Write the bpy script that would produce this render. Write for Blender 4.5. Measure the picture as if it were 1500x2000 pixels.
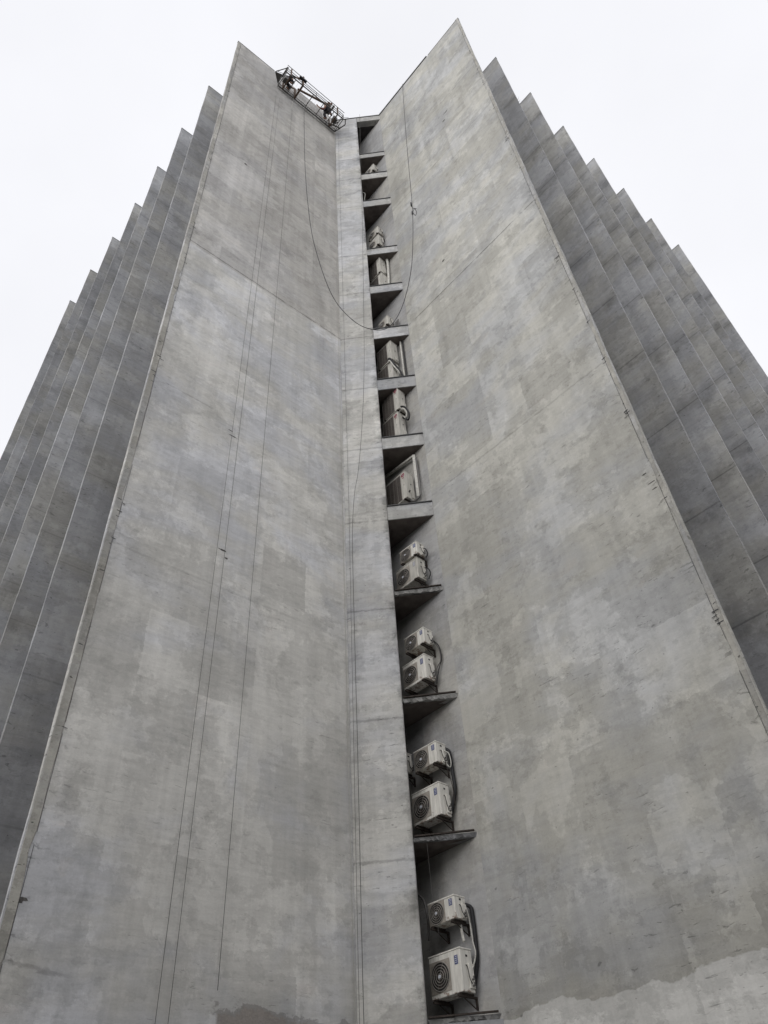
import bpy, bmesh, math, random
from mathutils import Vector, Matrix
random.seed(7)
for o in list(bpy.data.objects): bpy.data.objects.remove(o)
S = bpy.context.scene
COL = S.collection

# ------------------------------------------------------------------ camera
cam_d = bpy.data.cameras.new('camera'); cam = bpy.data.objects.new('camera', cam_d); COL.objects.link(cam)
S.camera = cam
cam_d.sensor_fit = 'VERTICAL'; cam_d.sensor_height = 36; cam_d.lens = 36*1510/2000
cam_d.clip_start = .1; cam_d.clip_end = 3000
def _cam():
    f = 1510.; up = Vector((635-750, -547-1000, f)).normalized()
    z = Vector((0, 0, 1)); fwd = (z - up*up.dot(z)).normalized(); right = fwd.cross(up)
    R = Matrix((right, fwd, up))
    M = Matrix((R.col[0], -R.col[1], -R.col[2])).transposed().to_4x4()
    M.translation = (0, 0, 1.6)
    return M
cam.matrix_world = _cam()

# ------------------------------------------------------------------ light: overcast, soft light from the left
SUN_DIR = Vector((-.38, -.70, .62)).normalized()
W = bpy.data.worlds.new('World'); S.world = W; W.use_nodes = True
wn = W.node_tree; bg = wn.nodes['Background']
sky = wn.nodes.new('ShaderNodeTexSky'); sky.sky_type = 'NISHITA'; sky.sun_disc = False
sky.sun_elevation = math.asin(SUN_DIR.z); sky.sun_rotation = math.atan2(SUN_DIR.x, SUN_DIR.y)
sky.air_density = 1.0; sky.dust_density = 4.0; sky.altitude = 0
tc = wn.nodes.new('ShaderNodeTexCoord')
nz = wn.nodes.new('ShaderNodeTexNoise'); nz.inputs['Scale'].default_value = 2.2; nz.inputs['Detail'].default_value = 5
wn.links.new(tc.outputs['Generated'], nz.inputs['Vector'])
cr = wn.nodes.new('ShaderNodeMapRange')
cr.inputs[1].default_value = .3; cr.inputs[2].default_value = .7; cr.inputs[3].default_value = .93; cr.inputs[4].default_value = 1.03
wn.links.new(nz.outputs['Fac'], cr.inputs[0])
cl = wn.nodes.new('ShaderNodeVectorMath'); cl.operation = 'SCALE'; cl.inputs[0].default_value = (10.1, 10.15, 10.55)
sp = wn.nodes.new('ShaderNodeSeparateXYZ'); wn.links.new(tc.outputs['Generated'], sp.inputs[0])
hz = wn.nodes.new('ShaderNodeMapRange'); hz.interpolation_type = 'SMOOTHSTEP'       # thin bright cloud low over the roofs
hz.inputs[1].default_value = .05; hz.inputs[2].default_value = .62; hz.inputs[3].default_value = 2.1; hz.inputs[4].default_value = 1.0
wn.links.new(sp.outputs[2], hz.inputs[0])
mm_ = wn.nodes.new('ShaderNodeMath'); mm_.operation = 'MULTIPLY'
wn.links.new(cr.outputs[0], mm_.inputs[0]); wn.links.new(hz.outputs[0], mm_.inputs[1])
wn.links.new(mm_.outputs[0], cl.inputs['Scale'])
mx = wn.nodes.new('ShaderNodeMix'); mx.data_type = 'RGBA'; mx.inputs[0].default_value = .93     # cloud cover over the clear sky
wn.links.new(sky.outputs[0], mx.inputs[6]); wn.links.new(cl.outputs[0], mx.inputs[7])
wn.links.new(mx.outputs[2], bg.inputs['Color']); bg.inputs['Strength'].default_value = .1
sd = bpy.data.lights.new('sun', 'SUN'); sd.energy = 1.35; sd.angle = math.radians(75); sd.color = (1, .975, .94)
sun = bpy.data.objects.new('sun', sd); COL.objects.link(sun); sun.location = (-40, -20, 60)
sun.rotation_euler = SUN_DIR.to_track_quat('Z', 'Y').to_euler()
S.view_settings.view_transform = 'Standard'; S.view_settings.look = 'None'
S.view_settings.exposure = 0; S.view_settings.gamma = 1
S.render.engine = 'CYCLES'
S.cycles.max_bounces = 8; S.cycles.diffuse_bounces = 5

# ------------------------------------------------------------------ materials
class NT:
    """tiny helper for node graphs"""
    def __init__(s, name):
        s.m = bpy.data.materials.new(name); s.m.use_nodes = True
        s.t = s.m.node_tree; s.b = s.t.nodes['Principled BSDF']
        s.tc = s.t.nodes.new('ShaderNodeTexCoord')
    def _in(s, sock, v):
        if hasattr(v, 'is_linked') or isinstance(v, bpy.types.NodeSocket): s.t.links.new(v, sock)
        else: sock.default_value = v
    def math(s, op, a, b=0., c=0.):
        n = s.t.nodes.new('ShaderNodeMath'); n.operation = op
        for i, v in enumerate((a, b, c)): s._in(n.inputs[i], v)
        return n.outputs[0]
    def vec(s, op, a, b):
        n = s.t.nodes.new('ShaderNodeVectorMath'); n.operation = op
        s._in(n.inputs[0], a); s._in(n.inputs[1], b); return n.outputs[0]
    def noise(s, v, sc, det=4, rough=.55, dist=0., off=0.):
        p = s.vec('MULTIPLY', v, sc)
        if off: p = s.vec('ADD', p, (off, off*1.7, off*.6))
        n = s.t.nodes.new('ShaderNodeTexNoise'); n.inputs['Scale'].default_value = 1
        n.inputs['Detail'].default_value = det; n.inputs['Roughness'].default_value = rough
        n.inputs['Distortion'].default_value = dist
        s.t.links.new(p, n.inputs['Vector']); return n.outputs['Fac']
    def step(s, v, lo, hi, a=0., b=1.):
        n = s.t.nodes.new('ShaderNodeMapRange'); n.interpolation_type = 'SMOOTHSTEP'
        for i, x in enumerate((v, lo, hi, a, b)): s._in(n.inputs[i], x)
        return n.outputs[0]
    def lin(s, v, lo, hi, a, b):
        n = s.t.nodes.new('ShaderNodeMapRange')
        for i, x in enumerate((v, lo, hi, a, b)): s._in(n.inputs[i], x)
        return n.outputs[0]
    def mix(s, f, a, b, mode='MIX'):
        n = s.t.nodes.new('ShaderNodeMix'); n.data_type = 'RGBA'; n.blend_type = mode
        s._in(n.inputs[0], f); s._in(n.inputs[6], a); s._in(n.inputs[7], b); return n.outputs[2]
    def scale(s, col, f):
        n = s.t.nodes.new('ShaderNodeVectorMath'); n.operation = 'SCALE'
        s._in(n.inputs[0], col); s._in(n.inputs['Scale'], f); return n.outputs[0]
    def xyz(s, v):
        n = s.t.nodes.new('ShaderNodeSeparateXYZ'); s._in(n.inputs[0], v); return n.outputs
    def comb(s, a, b, c):
        n = s.t.nodes.new('ShaderNodeCombineXYZ')
        for i, v in enumerate((a, b, c)): s._in(n.inputs[i], v)
        return n.outputs[0]
    def white(s, v):
        n = s.t.nodes.new('ShaderNodeTexWhiteNoise'); n.noise_dimensions = '3D'; s._in(n.inputs['Vector'], v); return n.outputs['Value']
    def rand(s):
        return s.t.nodes.new('ShaderNodeObjectInfo').outputs['Random']
    def bump(s, h, st, d=.02):
        n = s.t.nodes.new('ShaderNodeBump'); n.inputs['Strength'].default_value = st; n.inputs['Distance'].default_value = d
        s._in(n.inputs['Height'], h); s.t.links.new(n.outputs[0], s.b.inputs['Normal'])
    def done(s, col, rough=.9, spec=.2, metal=0.):
        s._in(s.b.inputs['Base Color'], col); s._in(s.b.inputs['Roughness'], rough)
        s.b.inputs['Specular IOR Level'].default_value = spec; s.b.inputs['Metallic'].default_value = metal
        return s.m

def concrete(name, base=.36, patch=.12, patch2=.08, tone=.5, warm=.5, storey=0., joints=(), light_below=None,
             brown_below=None, edge=1., pits=1., grain=.08, tilt=1., upper=None, hue=(1., 1., 1.), cells=1., jamb=None, vary=0., stain=0.):
    """Weathered board-marked, patchily painted concrete. Object x runs along the wall, z is the height."""
    g = NT(name); P0 = g.tc.outputs['Object']; X, Y, Z = g.xyz(P0)
    r = g.rand()
    P = g.vec('ADD', P0, g.comb(g.math('MULTIPLY', r, 53.), g.math('MULTIPLY', r, 17.), g.math('MULTIPLY', r, 31.)))
    # patches lie along slightly sloping courses
    sh = g.comb(g.xyz(P)[0], g.xyz(P)[1], g.math('ADD', g.xyz(P)[2], g.math('MULTIPLY', g.xyz(P)[0], -.05*tilt)))
    n1 = g.noise(sh, (.30, .30, .24), 6, .6, .15)
    n2 = g.noise(sh, (.62, .62, .60), 9, .66, .15, 3.1)
    n3 = g.noise(sh, (1.3, 1.3, 1.45), 8, .70, .2, 9.4)
    n3b = g.noise(sh, (.85, .85, .75), 8, .74, .15, 21.)
    n5 = g.noise(sh, (2.6, 2.6, 3.6), 7, .72, .2, 29.)
    nh = g.noise(sh, (1.1, 1.1, 9.), 5, .65, .2, 5.2)
    nv = g.noise(P, (2.4, 2.4, .10), 5, .62, .15, 2.2)
    nv2 = g.noise(P, (7., 7., .22), 4, .62, .15, 33.)
    nf = g.noise(P, (26., 26., 34.), 3, .7)
    nm = g.noise(P, (5., 5., 9.), 5, .7, .5, 4.4)
    v = g.lin(n1, .25, .75, 1-.30*tone, 1+.30*tone)
    # the tone of each formwork panel nudges where paint has peeled, so patches tend to stop at panel joints
    wob = g.lin(nm, .3, .7, -.03, .03)
    XX = g.math('ADD', X, wob); ZZ = g.math('ADD', g.math('ADD', Z, wob), -.6)
    cA = g.white(g.comb(g.math('FLOOR', g.math('DIVIDE', XX, 1.22)), r, g.math('FLOOR', g.math('DIVIDE', ZZ, 1.5))))
    cB = g.white(g.comb(g.math('FLOOR', g.math('DIVIDE', XX, .61)), g.math('ADD', r, 3.), g.math('FLOOR', g.math('DIVIDE', ZZ, .75))))
    n2 = g.math('ADD', n2, g.lin(cA, 0, 1, -.045, .045)); n3 = g.math('ADD', n3, g.lin(cB, 0, 1, -.04, .04))
    pm2 = g.step(n2, .495, .53); v = g.math('MULTIPLY', v, g.lin(pm2, 0, 1, 1-patch, 1+patch*.6))
    pm3 = g.step(n3, .56, .585); v = g.math('MULTIPLY', v, g.lin(pm3, 0, 1, 1., 1-patch2*1.2))
    pm4 = g.step(n3b, .57, .61); v = g.math('MULTIPLY', v, g.lin(pm4, 0, 1, 1., 1+patch2))
    pm5 = g.step(n5, .55, .58); v = g.math('MULTIPLY', v, g.lin(pm5, 0, 1, 1., 1-patch2*.8))
    v = g.math('MULTIPLY', v, g.lin(nh, .3, .7, 1-grain, 1+grain))
    v = g.math('MULTIPLY', v, g.math('MULTIPLY', g.lin(nv, .3, .7, .90, 1.08), g.lin(nv2, .3, .7, .965, 1.03)))
    if vary: v = g.math('MULTIPLY', v, g.lin(r, 0, 1, 1-vary, 1+vary))
    v = g.math('MULTIPLY', v, g.lin(nf, .3, .7, .95, 1.05))
    v = g.math('MULTIPLY', v, g.lin(nm, .3, .7, .94, 1.05))
    # formwork panels
    v = g.math('MULTIPLY', v, g.math('MULTIPLY', g.lin(cA, 0, 1, 1-.045*cells, 1+.045*cells), g.lin(cB, 0, 1, 1-.03*cells, 1+.03*cells)))
    # storey joints with dark dirt hanging below and above them
    if storey:
        zz = g.math('ADD', Z, g.lin(n3, .3, .7, -.25, .25))
        fr = g.math('FRACT', g.math('DIVIDE', g.math('ADD', Z, -1.6+.1), 3.0))
        fr2 = g.math('FRACT', g.math('DIVIDE', g.math('ADD', zz, -1.6+1.4), 3.0))
        band = g.math('MULTIPLY', g.step(g.math('ABSOLUTE', g.math('SUBTRACT', fr2, .45)), .17, .03), g.step(n3b, .38, .54))
        v = g.math('MULTIPLY', v, g.lin(band, 0, 1, 1., 1-.36*storey))
        ln = g.math('MULTIPLY', g.step(g.math('ABSOLUTE', g.math('SUBTRACT', fr, .03)), .010, .004), g.step(n3b, .36, .5))
        v = g.math('MULTIPLY', v, g.lin(ln, 0, 1, 1., 1-.5*storey))
    for (z0, slope, amt, *lim) in joints:
        d = g.math('ABSOLUTE', g.math('SUBTRACT', g.math('ADD', Z, g.math('MULTIPLY', X, -slope)), g.math('ADD', z0, g.lin(nm, .3, .7, -.03, .03))))
        ln = g.math('MULTIPLY', g.step(d, .045, .012), g.step(n3b, .36, .48))
        if lim: ln = g.math('MULTIPLY', ln, g.step(X, lim[0], lim[0]-.3))
        v = g.math('MULTIPLY', v, g.lin(ln, 0, 1, 1., 1-amt))
    # short horizontal nicks
    pk = g.noise(P, (4.4, 4.4, 22.), 3, .6, .5, 7.7); pk2 = g.noise(P, (.5, .5, .6), 2, .5, 0, 1.3)
    pit = g.math('MULTIPLY', g.step(pk, .645, .68), g.step(pk2, .44, .58))
    v = g.math('MULTIPLY', v, g.lin(pit, 0, 1, 1., 1-.40*pits))
    dk = g.noise(P, (7., 7., 11.), 2, .5, 0, 15.); dot = g.step(dk, .72, .75)
    v = g.math('MULTIPLY', v, g.lin(dot, 0, 1, 1., 1-.42*pits))
    # broken, chipped strip along the free edge (x near 0)
    if edge:
        em = g.step(X, .55, .05); ek = g.noise(P, (3., 3., 7.), 4, .7, .7, 11.)
        ch = g.math('MULTIPLY', em, g.step(ek, .60, .66))
        v = g.math('MULTIPLY', v, g.lin(ch, 0, 1, 1., 1-.42*edge))
    if stain:                                  # damp stains spreading from the free edge
        m = g.math('MULTIPLY', g.step(g.math('ADD', X, g.lin(n3, .3, .7, -.5, .5)), 1.7, .3), g.step(n3b, .47, .54))
        v = g.math('MULTIPLY', v, g.lin(m, 0, 1, 1., 1-stain))
    tint = g.noise(P, (.35, .35, .5), 4, .6, .3, 13.)
    tf = g.step(tint, .38-.2*(warm-.5), .62-.2*(warm-.5))
    col = g.mix(tf, (.978, .992, 1.028, 1), (1.016, 1.004, .958, 1))
    ru = g.step(g.noise(P, (.8, .8, 1.6), 5, .6, .5, 17.), .60, .74)
    col = g.mix(g.math('MULTIPLY', ru, .55), col, (1.03, .985, .945, 1))
    if upper:                                  # a differently cast lift above a joint
        um = g.step(g.math('ADD', Z, g.lin(nm, .3, .7, -.05, .05)), upper[0]-.02, upper[0]+.02)
        v = g.math('MULTIPLY', v, g.lin(um, 0, 1, 1., upper[1])); col = g.mix(g.math('MULTIPLY', um, .6), col, (1.03, 1., .95, 1))
    if light_below:                            # fresh pale paint near the foot with a ragged top
        rag = g.noise(P, (.75, .75, .9), 5, .58, .2, 19.)
        m = g.step(g.math('ADD', Z, g.lin(rag, .25, .75, -.20, .20)), light_below+.012, light_below-.012)
        stn = g.math('MULTIPLY', g.step(g.math('ADD', Z, g.lin(n2, .3, .7, -.6, .6)), light_below+1.3, light_below+.2), g.lin(m, 0, 1, 1., 0.))
        v = g.math('MULTIPLY', v, g.lin(stn, 0, 1, 1., .86))
        v = g.math('MULTIPLY', v, g.lin(m, 0, 1, 1., 1.27)); col = g.mix(m, col, (1., 1., 1., 1))
    if jamb:                                   # grime along a jamb
        m = g.math('MULTIPLY', g.step(g.math('ADD', X, g.lin(n5, .3, .7, -.07, .07)), jamb-.16, jamb-.01), g.step(n3, .40, .60))
        v = g.math('MULTIPLY', v, g.lin(m, 0, 1, 1., .62))
    v = g.math('MULTIPLY', v, base)
    col = g.mix(1., col, (*hue, 1), 'MULTIPLY')
    col = g.scale(col, v)
    if brown_below:                            # render fallen off, brown backing shows
        rag = g.noise(P, (1.1, 1.1, 1.6), 7, .7, .4, 23.)
        rz = g.math('ADD', Z, g.lin(rag, .25, .75, -.22, .22))
        m = g.math('MULTIPLY', g.step(rz, brown_below[0]+.02, brown_below[0]-.02), g.step(X, brown_below[1]-.03, brown_below[1]+.03))
        crk = g.math('MULTIPLY', g.step(g.math('ABSOLUTE', g.math('SUBTRACT', rz, brown_below[0]+.03)), .05, .015), g.step(X, brown_below[1]-.2, brown_below[1]))
        halo = g.math('MULTIPLY', g.step(g.math('ADD', rz, g.lin(n5, .3, .7, -.25, .25)), brown_below[0]+.55, brown_below[0]), g.step(X, brown_below[1]-.5, brown_below[1]+.4))
        col = g.scale(col, g.lin(halo, 0, 1, 1., .84))
        col = g.mix(g.math('MULTIPLY', m, .72), col, g.scale((.21, .182, .162), g.math('MULTIPLY', g.lin(n5, .3, .7, .75, 1.2), g.lin(nf, .3, .7, .8, 1.2)))); col = g.mix(g.math('MULTIPLY', crk, .4), col, (.07, .06, .055, 1))
    h = g.math('ADD', g.math('MULTIPLY', pm2, .35), g.math('ADD', g.math('MULTIPLY', nh, .35), g.math('ADD', g.math('MULTIPLY', nf, .25), g.math('MULTIPLY', pit, -1.2))))
    g.bump(h, .35, .012)
    return g.done(col, .93, .15)

def plain(name, col, rough=.6, spec=.3, metal=0., var=.12, sc=14.):
    g = NT(name); n = g.noise(g.tc.outputs['Object'], (sc, sc, sc), 4, .6)
    return g.done(g.scale((*col, 1)[:3], g.lin(n, .3, .7, 1-var, 1+var)), rough, spec, metal)

def painted(name, col, rust=.3, dirt=.25):
    """painted sheet steel, streaked with dirt; rust creeps up from the lower edge"""
    g = NT(name); P = g.tc.outputs['Object']; X, Y, Z = g.xyz(P)
    r = g.rand(); P = g.vec('ADD', P, g.comb(g.math('MULTIPLY', r, 9.), r, g.math('MULTIPLY', r, 5.)))
    n = g.noise(P, (7., 7., 3.), 5, .6); s = g.noise(P, (26., 26., 1.6), 4, .6, .2, 3.)
    v = g.math('MULTIPLY', g.lin(n, .3, .7, 1-dirt*.5, 1.04), g.lin(s, .35, .7, 1.03, 1-dirt*.7))
    c = g.scale(col, v)
    rn = g.noise(P, (9., 9., 9.), 6, .7, .5, 6.)
    m = g.step(g.math('ADD', Z, g.lin(rn, .25, .75, -.28, .28)), .05*rust*2, -.06+.02*rust)
    m2 = g.math('MULTIPLY', g.step(rn, .68, .72), rust)
    m = g.math('MINIMUM', g.math('ADD', g.math('MULTIPLY', m, min(1, rust*1.6)), m2), 1.)
    c = g.mix(m, c, (.14, .062, .028, 1))
    return g.done(c, .55, .35)

M = {}
M['wall_l'] = concrete('concrete_left_wall', base=.53, patch=.085, patch2=.08, tone=.62, warm=.68, stain=.13, hue=(1., .992, .982), joints=((25.25, -.01, .45), (17.9, 0, .22, 2.0), (4.8, -.1, .25, 1.2), (33.4, 0, .15), (12.3, 0, .12)),
                       brown_below=(4.46, 3.45), upper=(25.1, .81), pits=.55)
M['wall_r'] = concrete('concrete_right_wall', base=.43, patch=.095, patch2=.10, tone=.42, stain=.08, warm=.62, hue=(1.006, .998, .955), joints=((25.55, .0, .5), (34.6, .03, .22), (39.5, .03, .2), (16.7, .03, .2)),
                       light_below=4.40, pits=.8, grain=.06)
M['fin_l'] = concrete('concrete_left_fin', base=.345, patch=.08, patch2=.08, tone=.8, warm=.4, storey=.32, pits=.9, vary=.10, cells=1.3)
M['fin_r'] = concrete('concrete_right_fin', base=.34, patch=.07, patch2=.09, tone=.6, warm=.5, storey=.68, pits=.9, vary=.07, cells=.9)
M['column'] = concrete('concrete_column', base=.475, patch=.10, patch2=.12, tone=.5, warm=.55, hue=(1., .994, .98), pits=1., grain=.10, edge=0, jamb=1.18,
                       joints=tuple((1.6+1.5*h-.45, 0, .28) for h in (26.6, 25, 23, 20, 18, 16, 14, 12, 10, 8, 6, 4)))
M['slab'] = concrete('concrete_slab', base=.40, patch=.10, patch2=.14, tone=.5, edge=0, pits=1.)
M['lower_slab'] = concrete('concrete_lower_slab', base=.27, patch=.14, patch2=.16, tone=.6, edge=0, pits=1.2)
M['niche'] = concrete('concrete_niche', base=.38, hue=(1., .985, .955), patch=.08, patch2=.08, tone=.5, edge=0, pits=.6)
M['dark'] = plain('dark_render', (.07, .065, .065), .95, .1, var=.3, sc=2.)  # one very dark base for niche back walls, niche ceiling and roof
M['band'] = concrete('concrete_edge_band', base=.37, hue=(1.02, 1., .95), patch=.10, patch2=.14, tone=.5, warm=.75, edge=.0, pits=1.5)
M['spall'] = plain('spalled_concrete', (.10, .095, .09), .95, .1, var=.5)
M['spall_brown'] = plain('exposed_brown_backing', (.16, .13, .11), .95, .1, var=.4)
M['flash'] = plain('roof_flashing_metal', (.045, .045, .047), .6, .4)
M['cream'] = painted('cream_casing', (.78, .76, .70), .45, .32)
M['cream_clean'] = painted('pale_casing', (.62, .60, .545), .16, .5)
M['grille'] = plain('grille_plastic', (.24, .225, .205), .6, .3)
M['grille_dark'] = plain('fan_dark', (.022, .020, .019), .7, .3)
M['mesh_brown'] = plain('brown_coil', (.055, .043, .038), .5, .4)
M['blue'] = plain('label_blue', (.075, .09, .20), .4, .4)
M['grey_label'] = plain('label_grey', (.32, .32, .34), .4, .4)
M['labelwhite'] = plain('label_white', (.6, .62, .68), .4, .4)
M['red'] = plain('logo_red', (.24, .035, .05), .4, .4)
M['soffit_shade'] = plain('shaded_soffit', (.14, .122, .112), .95, .1, var=.35, sc=2.5)  # dark brown base with the underside shade put into the colour
M['panel'] = plain('dirty_panel', (.30, .275, .24), .6, .3, var=.3, sc=9.)
M['pane'] = plain('window_glass', (.03, .035, .04), .15, .5)
M['render_wall'] = plain('pale_render', (.30, .29, .27), .9, .2)
M['rust'] = plain('rusty_steel', (.046, .038, .033), .85, .2, var=.4)
M['steel'] = plain('dull_steel', (.13, .125, .12), .6, .4, .3)
M['black'] = plain('black_rubber', (.018, .018, .02), .6, .3)
M['rope'] = plain('rope_dark', (.13, .128, .122), .9, .1)
M['rope_black'] = plain('cable_sheath', (.045, .045, .047), .6, .3)
M['ropepale'] = plain('rope_pale', (.42, .41, .38), .9, .1)
M['hose'] = plain('pale_hose', (.5, .49, .45), .6, .3, var=.25)
M['brass'] = plain('brass', (.25, .17, .07), .4, .5, .8)
M['gond'] = plain('gondola_steel', (.10, .096, .092), .55, .4, .2)
M['gond_rust'] = plain('gondola_rust', (.11, .075, .055), .75, .3, var=.4)
M['skin'] = plain('skin', (.22, .125, .08), .6, .3)
M['hair'] = plain('hair', (.015, .013, .012), .7, .3)
M['cloth_dark'] = plain('dark_clothing', (.03, .028, .033), .9, .1)
M['cloth_brown'] = plain('brown_shirt', (.13, .055, .045), .9, .1)
M['leaf'] = plain('weed_leaf', (.06, .075, .035), .8, .2)
g = NT('paving'); P = g.tc.outputs['Object']
br = g.t.nodes.new('ShaderNodeTexBrick'); br.inputs['Scale'].default_value = 1.4; g.t.links.new(P, br.inputs['Vector'])
br.inputs['Color1'].default_value = (.075, .074, .070, 1); br.inputs['Color2'].default_value = (.06, .059, .057, 1); br.inputs['Mortar'].default_value = (.05, .05, .048, 1); br.inputs['Mortar Size'].default_value = .012
M['paving'] = g.done(g.scale(br.outputs['Color'], g.lin(g.noise(P, (.2, .2, .2), 6), .3, .7, .8, 1.2)), .85, .3)
M['ground'] = plain('asphalt', (.05, .05, .05), .9, .2, var=.25, sc=.4)

# ------------------------------------------------------------------ mesh helpers
class MB:
    def __init__(s): s.b = bmesh.new()
    def box(s, lo, hi, bev=0.):
        c = [(x, y, z) for z in (lo[2], hi[2]) for y in (lo[1], hi[1]) for x in (lo[0], hi[0])]
        v = [s.b.verts.new(p) for p in c]
        f = [s.b.faces.new([v[i] for i in q]) for q in ((0, 2, 3, 1), (4, 5, 7, 6), (0, 1, 5, 4), (2, 6, 7, 3), (0, 4, 6, 2), (1, 3, 7, 5))]
        if bev:
            ed = list({e for x in f for e in x.edges})
            bmesh.ops.bevel(s.b, geom=ed, offset=bev, segments=2, affect='EDGES', profile=.5)
        return s
    def tube(s, pts, r, seg=8, closed=False):
        pts = [Vector(p) for p in pts]; n = len(pts); rings = []; prev = None
        for i, p in enumerate(pts):
            a = pts[(i-1) % n] if (closed or i) else p; b = pts[(i+1) % n] if (closed or i < n-1) else p
            t = (b-a).normalized()
            if prev is None: u = t.orthogonal().normalized()
            else:
                u = prev - t*prev.dot(t); u = u.normalized() if u.length > 1e-6 else t.orthogonal().normalized()
            prev = u; w = t.cross(u)
            rr = r[i] if isinstance(r, (list, tuple)) else r
            rings.append([s.b.verts.new(p + (u*math.cos(k*2*math.pi/seg) + w*math.sin(k*2*math.pi/seg))*rr) for k in range(seg)])
        m = n if closed else n-1
        for i in range(m):
            A, B = rings[i], rings[(i+1) % n]
            for k in range(seg): s.b.faces.new((A[k], A[(k+1) % seg], B[(k+1) % seg], B[k]))
        if not closed:
            s.b.faces.new(rings[0][::-1]); s.b.faces.new(rings[-1])
        return s
    def bar(s, a, b, w=.03, h=None):
        h = h or w; a, b = Vector(a), Vector(b); t = (b-a).normalized()
        up = Vector((0, 0, 1)) if abs(t.z) < .95 else Vector((1, 0, 0))
        u = t.cross(up).normalized(); v = u.cross(t)
        q = [(-1, -1), (1, -1), (1, 1), (-1, 1)]
        A = [s.b.verts.new(a+u*x*w/2+v*y*h/2) for x, y in q]; B = [s.b.verts.new(b+u*x*w/2+v*y*h/2) for x, y in q]
        for k in range(4): s.b.faces.new((A[k], A[(k+1) % 4], B[(k+1) % 4], B[k]))
        s.b.faces.new(A[::-1]); s.b.faces.new(B); return s
    def prism(s, poly, z0, z1):
        a = [s.b.verts.new((x, y, z0)) for x, y in poly]; b = [s.b.verts.new((x, y, z1)) for x, y in poly]; n = len(poly)
        s.b.faces.new(a[::-1]); s.b.faces.new(b)
        for i in range(n): s.b.faces.new((a[i], a[(i+1) % n], b[(i+1) % n], b[i]))
        return s
    def disc(s, c, r, ax, th, seg=24):
        c = Vector(c); ax = Vector(ax).normalized(); return s.tube([c, c+ax*th], r, seg)
    def build(s, name, mat, parent=None, smooth=False):
        bmesh.ops.recalc_face_normals(s.b, faces=s.b.faces[:])
        me = bpy.data.meshes.new(name); s.b.to_mesh(me); s.b.free(); me.materials.append(mat)
        if smooth:
            for p in me.polygons: p.use_smooth = True
        o = bpy.data.objects.new(name, me); COL.objects.link(o)
        if parent: o.parent = parent
        return o
def build_multi(name, parts, parent=None):
    b = bmesh.new(); me = bpy.data.meshes.new(name)
    for i, (mb, mat) in enumerate(parts):
        bmesh.ops.recalc_face_normals(mb.b, faces=mb.b.faces[:])
        for f in mb.b.faces: f.material_index = i
        t = bpy.data.meshes.new('tmp'); mb.b.to_mesh(t); mb.b.free(); b.from_mesh(t); bpy.data.meshes.remove(t)
        me.materials.append(mat)
    b.to_mesh(me); b.free()
    o = bpy.data.objects.new(name, me); COL.objects.link(o)
    if parent: o.parent = parent
    return o
def thing(name, label, cat, loc=(0, 0, 0), rz=0., group=None):
    o = bpy.data.objects.new(name, None); COL.objects.link(o); o.location = loc; o.rotation_euler = (0, 0, rz)
    o.empty_display_size = .2
    return tag(o, label, cat, group)
def tag(o, label, cat, group=None):
    o['label'] = label; o['category'] = cat
    if group: o['group'] = group
    return o
def smooth_path(pts, n=6):
    pts = [Vector(p) for p in pts]; out = []
    for i in range(len(pts)-1):
        p0 = pts[max(i-1, 0)]; p1 = pts[i]; p2 = pts[i+1]; p3 = pts[min(i+2, len(pts)-1)]
        for k in range(n):
            t = k/n
            out.append(.5*((2*p1)+(p2-p0)*t+(2*p0-5*p1+4*p2-p3)*t*t+(3*p1-p0-3*p2+p3)*t*t*t))
    out.append(pts[-1]); return out

# ------------------------------------------------------------------ setting: ground
o = MB().box((-900, -900, -.5), (900, 900, 0)).build('ground', M['ground']); o['kind'] = 'structure'
o = MB().box((-45, -40, -.1), (45, 9.2, .004)).build('plaza_pavement', M['paving']); o['kind'] = 'structure'

# ------------------------------------------------------------------ tower
K = 1.5; TOP = 46.6
LT = Vector((-3.746, 7.437))*K; RT = Vector((3.72, 7.235))*K
E1 = Vector((-.725, 10.2))*K; E2 = Vector((.06, 10.18))*K; E3 = Vector((.905, 10.13))*K
dL = (E1-LT).normalized(); dR = (E3-RT).normalized()
nL = Vector((dL.y, -dL.x)); nR = Vector((-dR.y, dR.x))           # out of the left and right notch walls
ang = lambda d: math.atan2(d.y, d.x)
left_tips = [Vector(p)*K for p in ((-3.746, 7.437), (-5.03, 8.74), (-6.30, 10.06), (-7.52, 11.35), (-8.74, 12.66), (-10.01, 13.95), (-11.32, 15.26), (-12.62, 16.58))]
right_tips = [Vector(p)*K for p in ((3.72, 7.235), (5.07, 8.51), (6.39, 9.74), (7.72, 10.98), (9.05, 12.25), (10.41, 13.51), (11.77, 14.85), (13.16, 16.09))]

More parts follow.
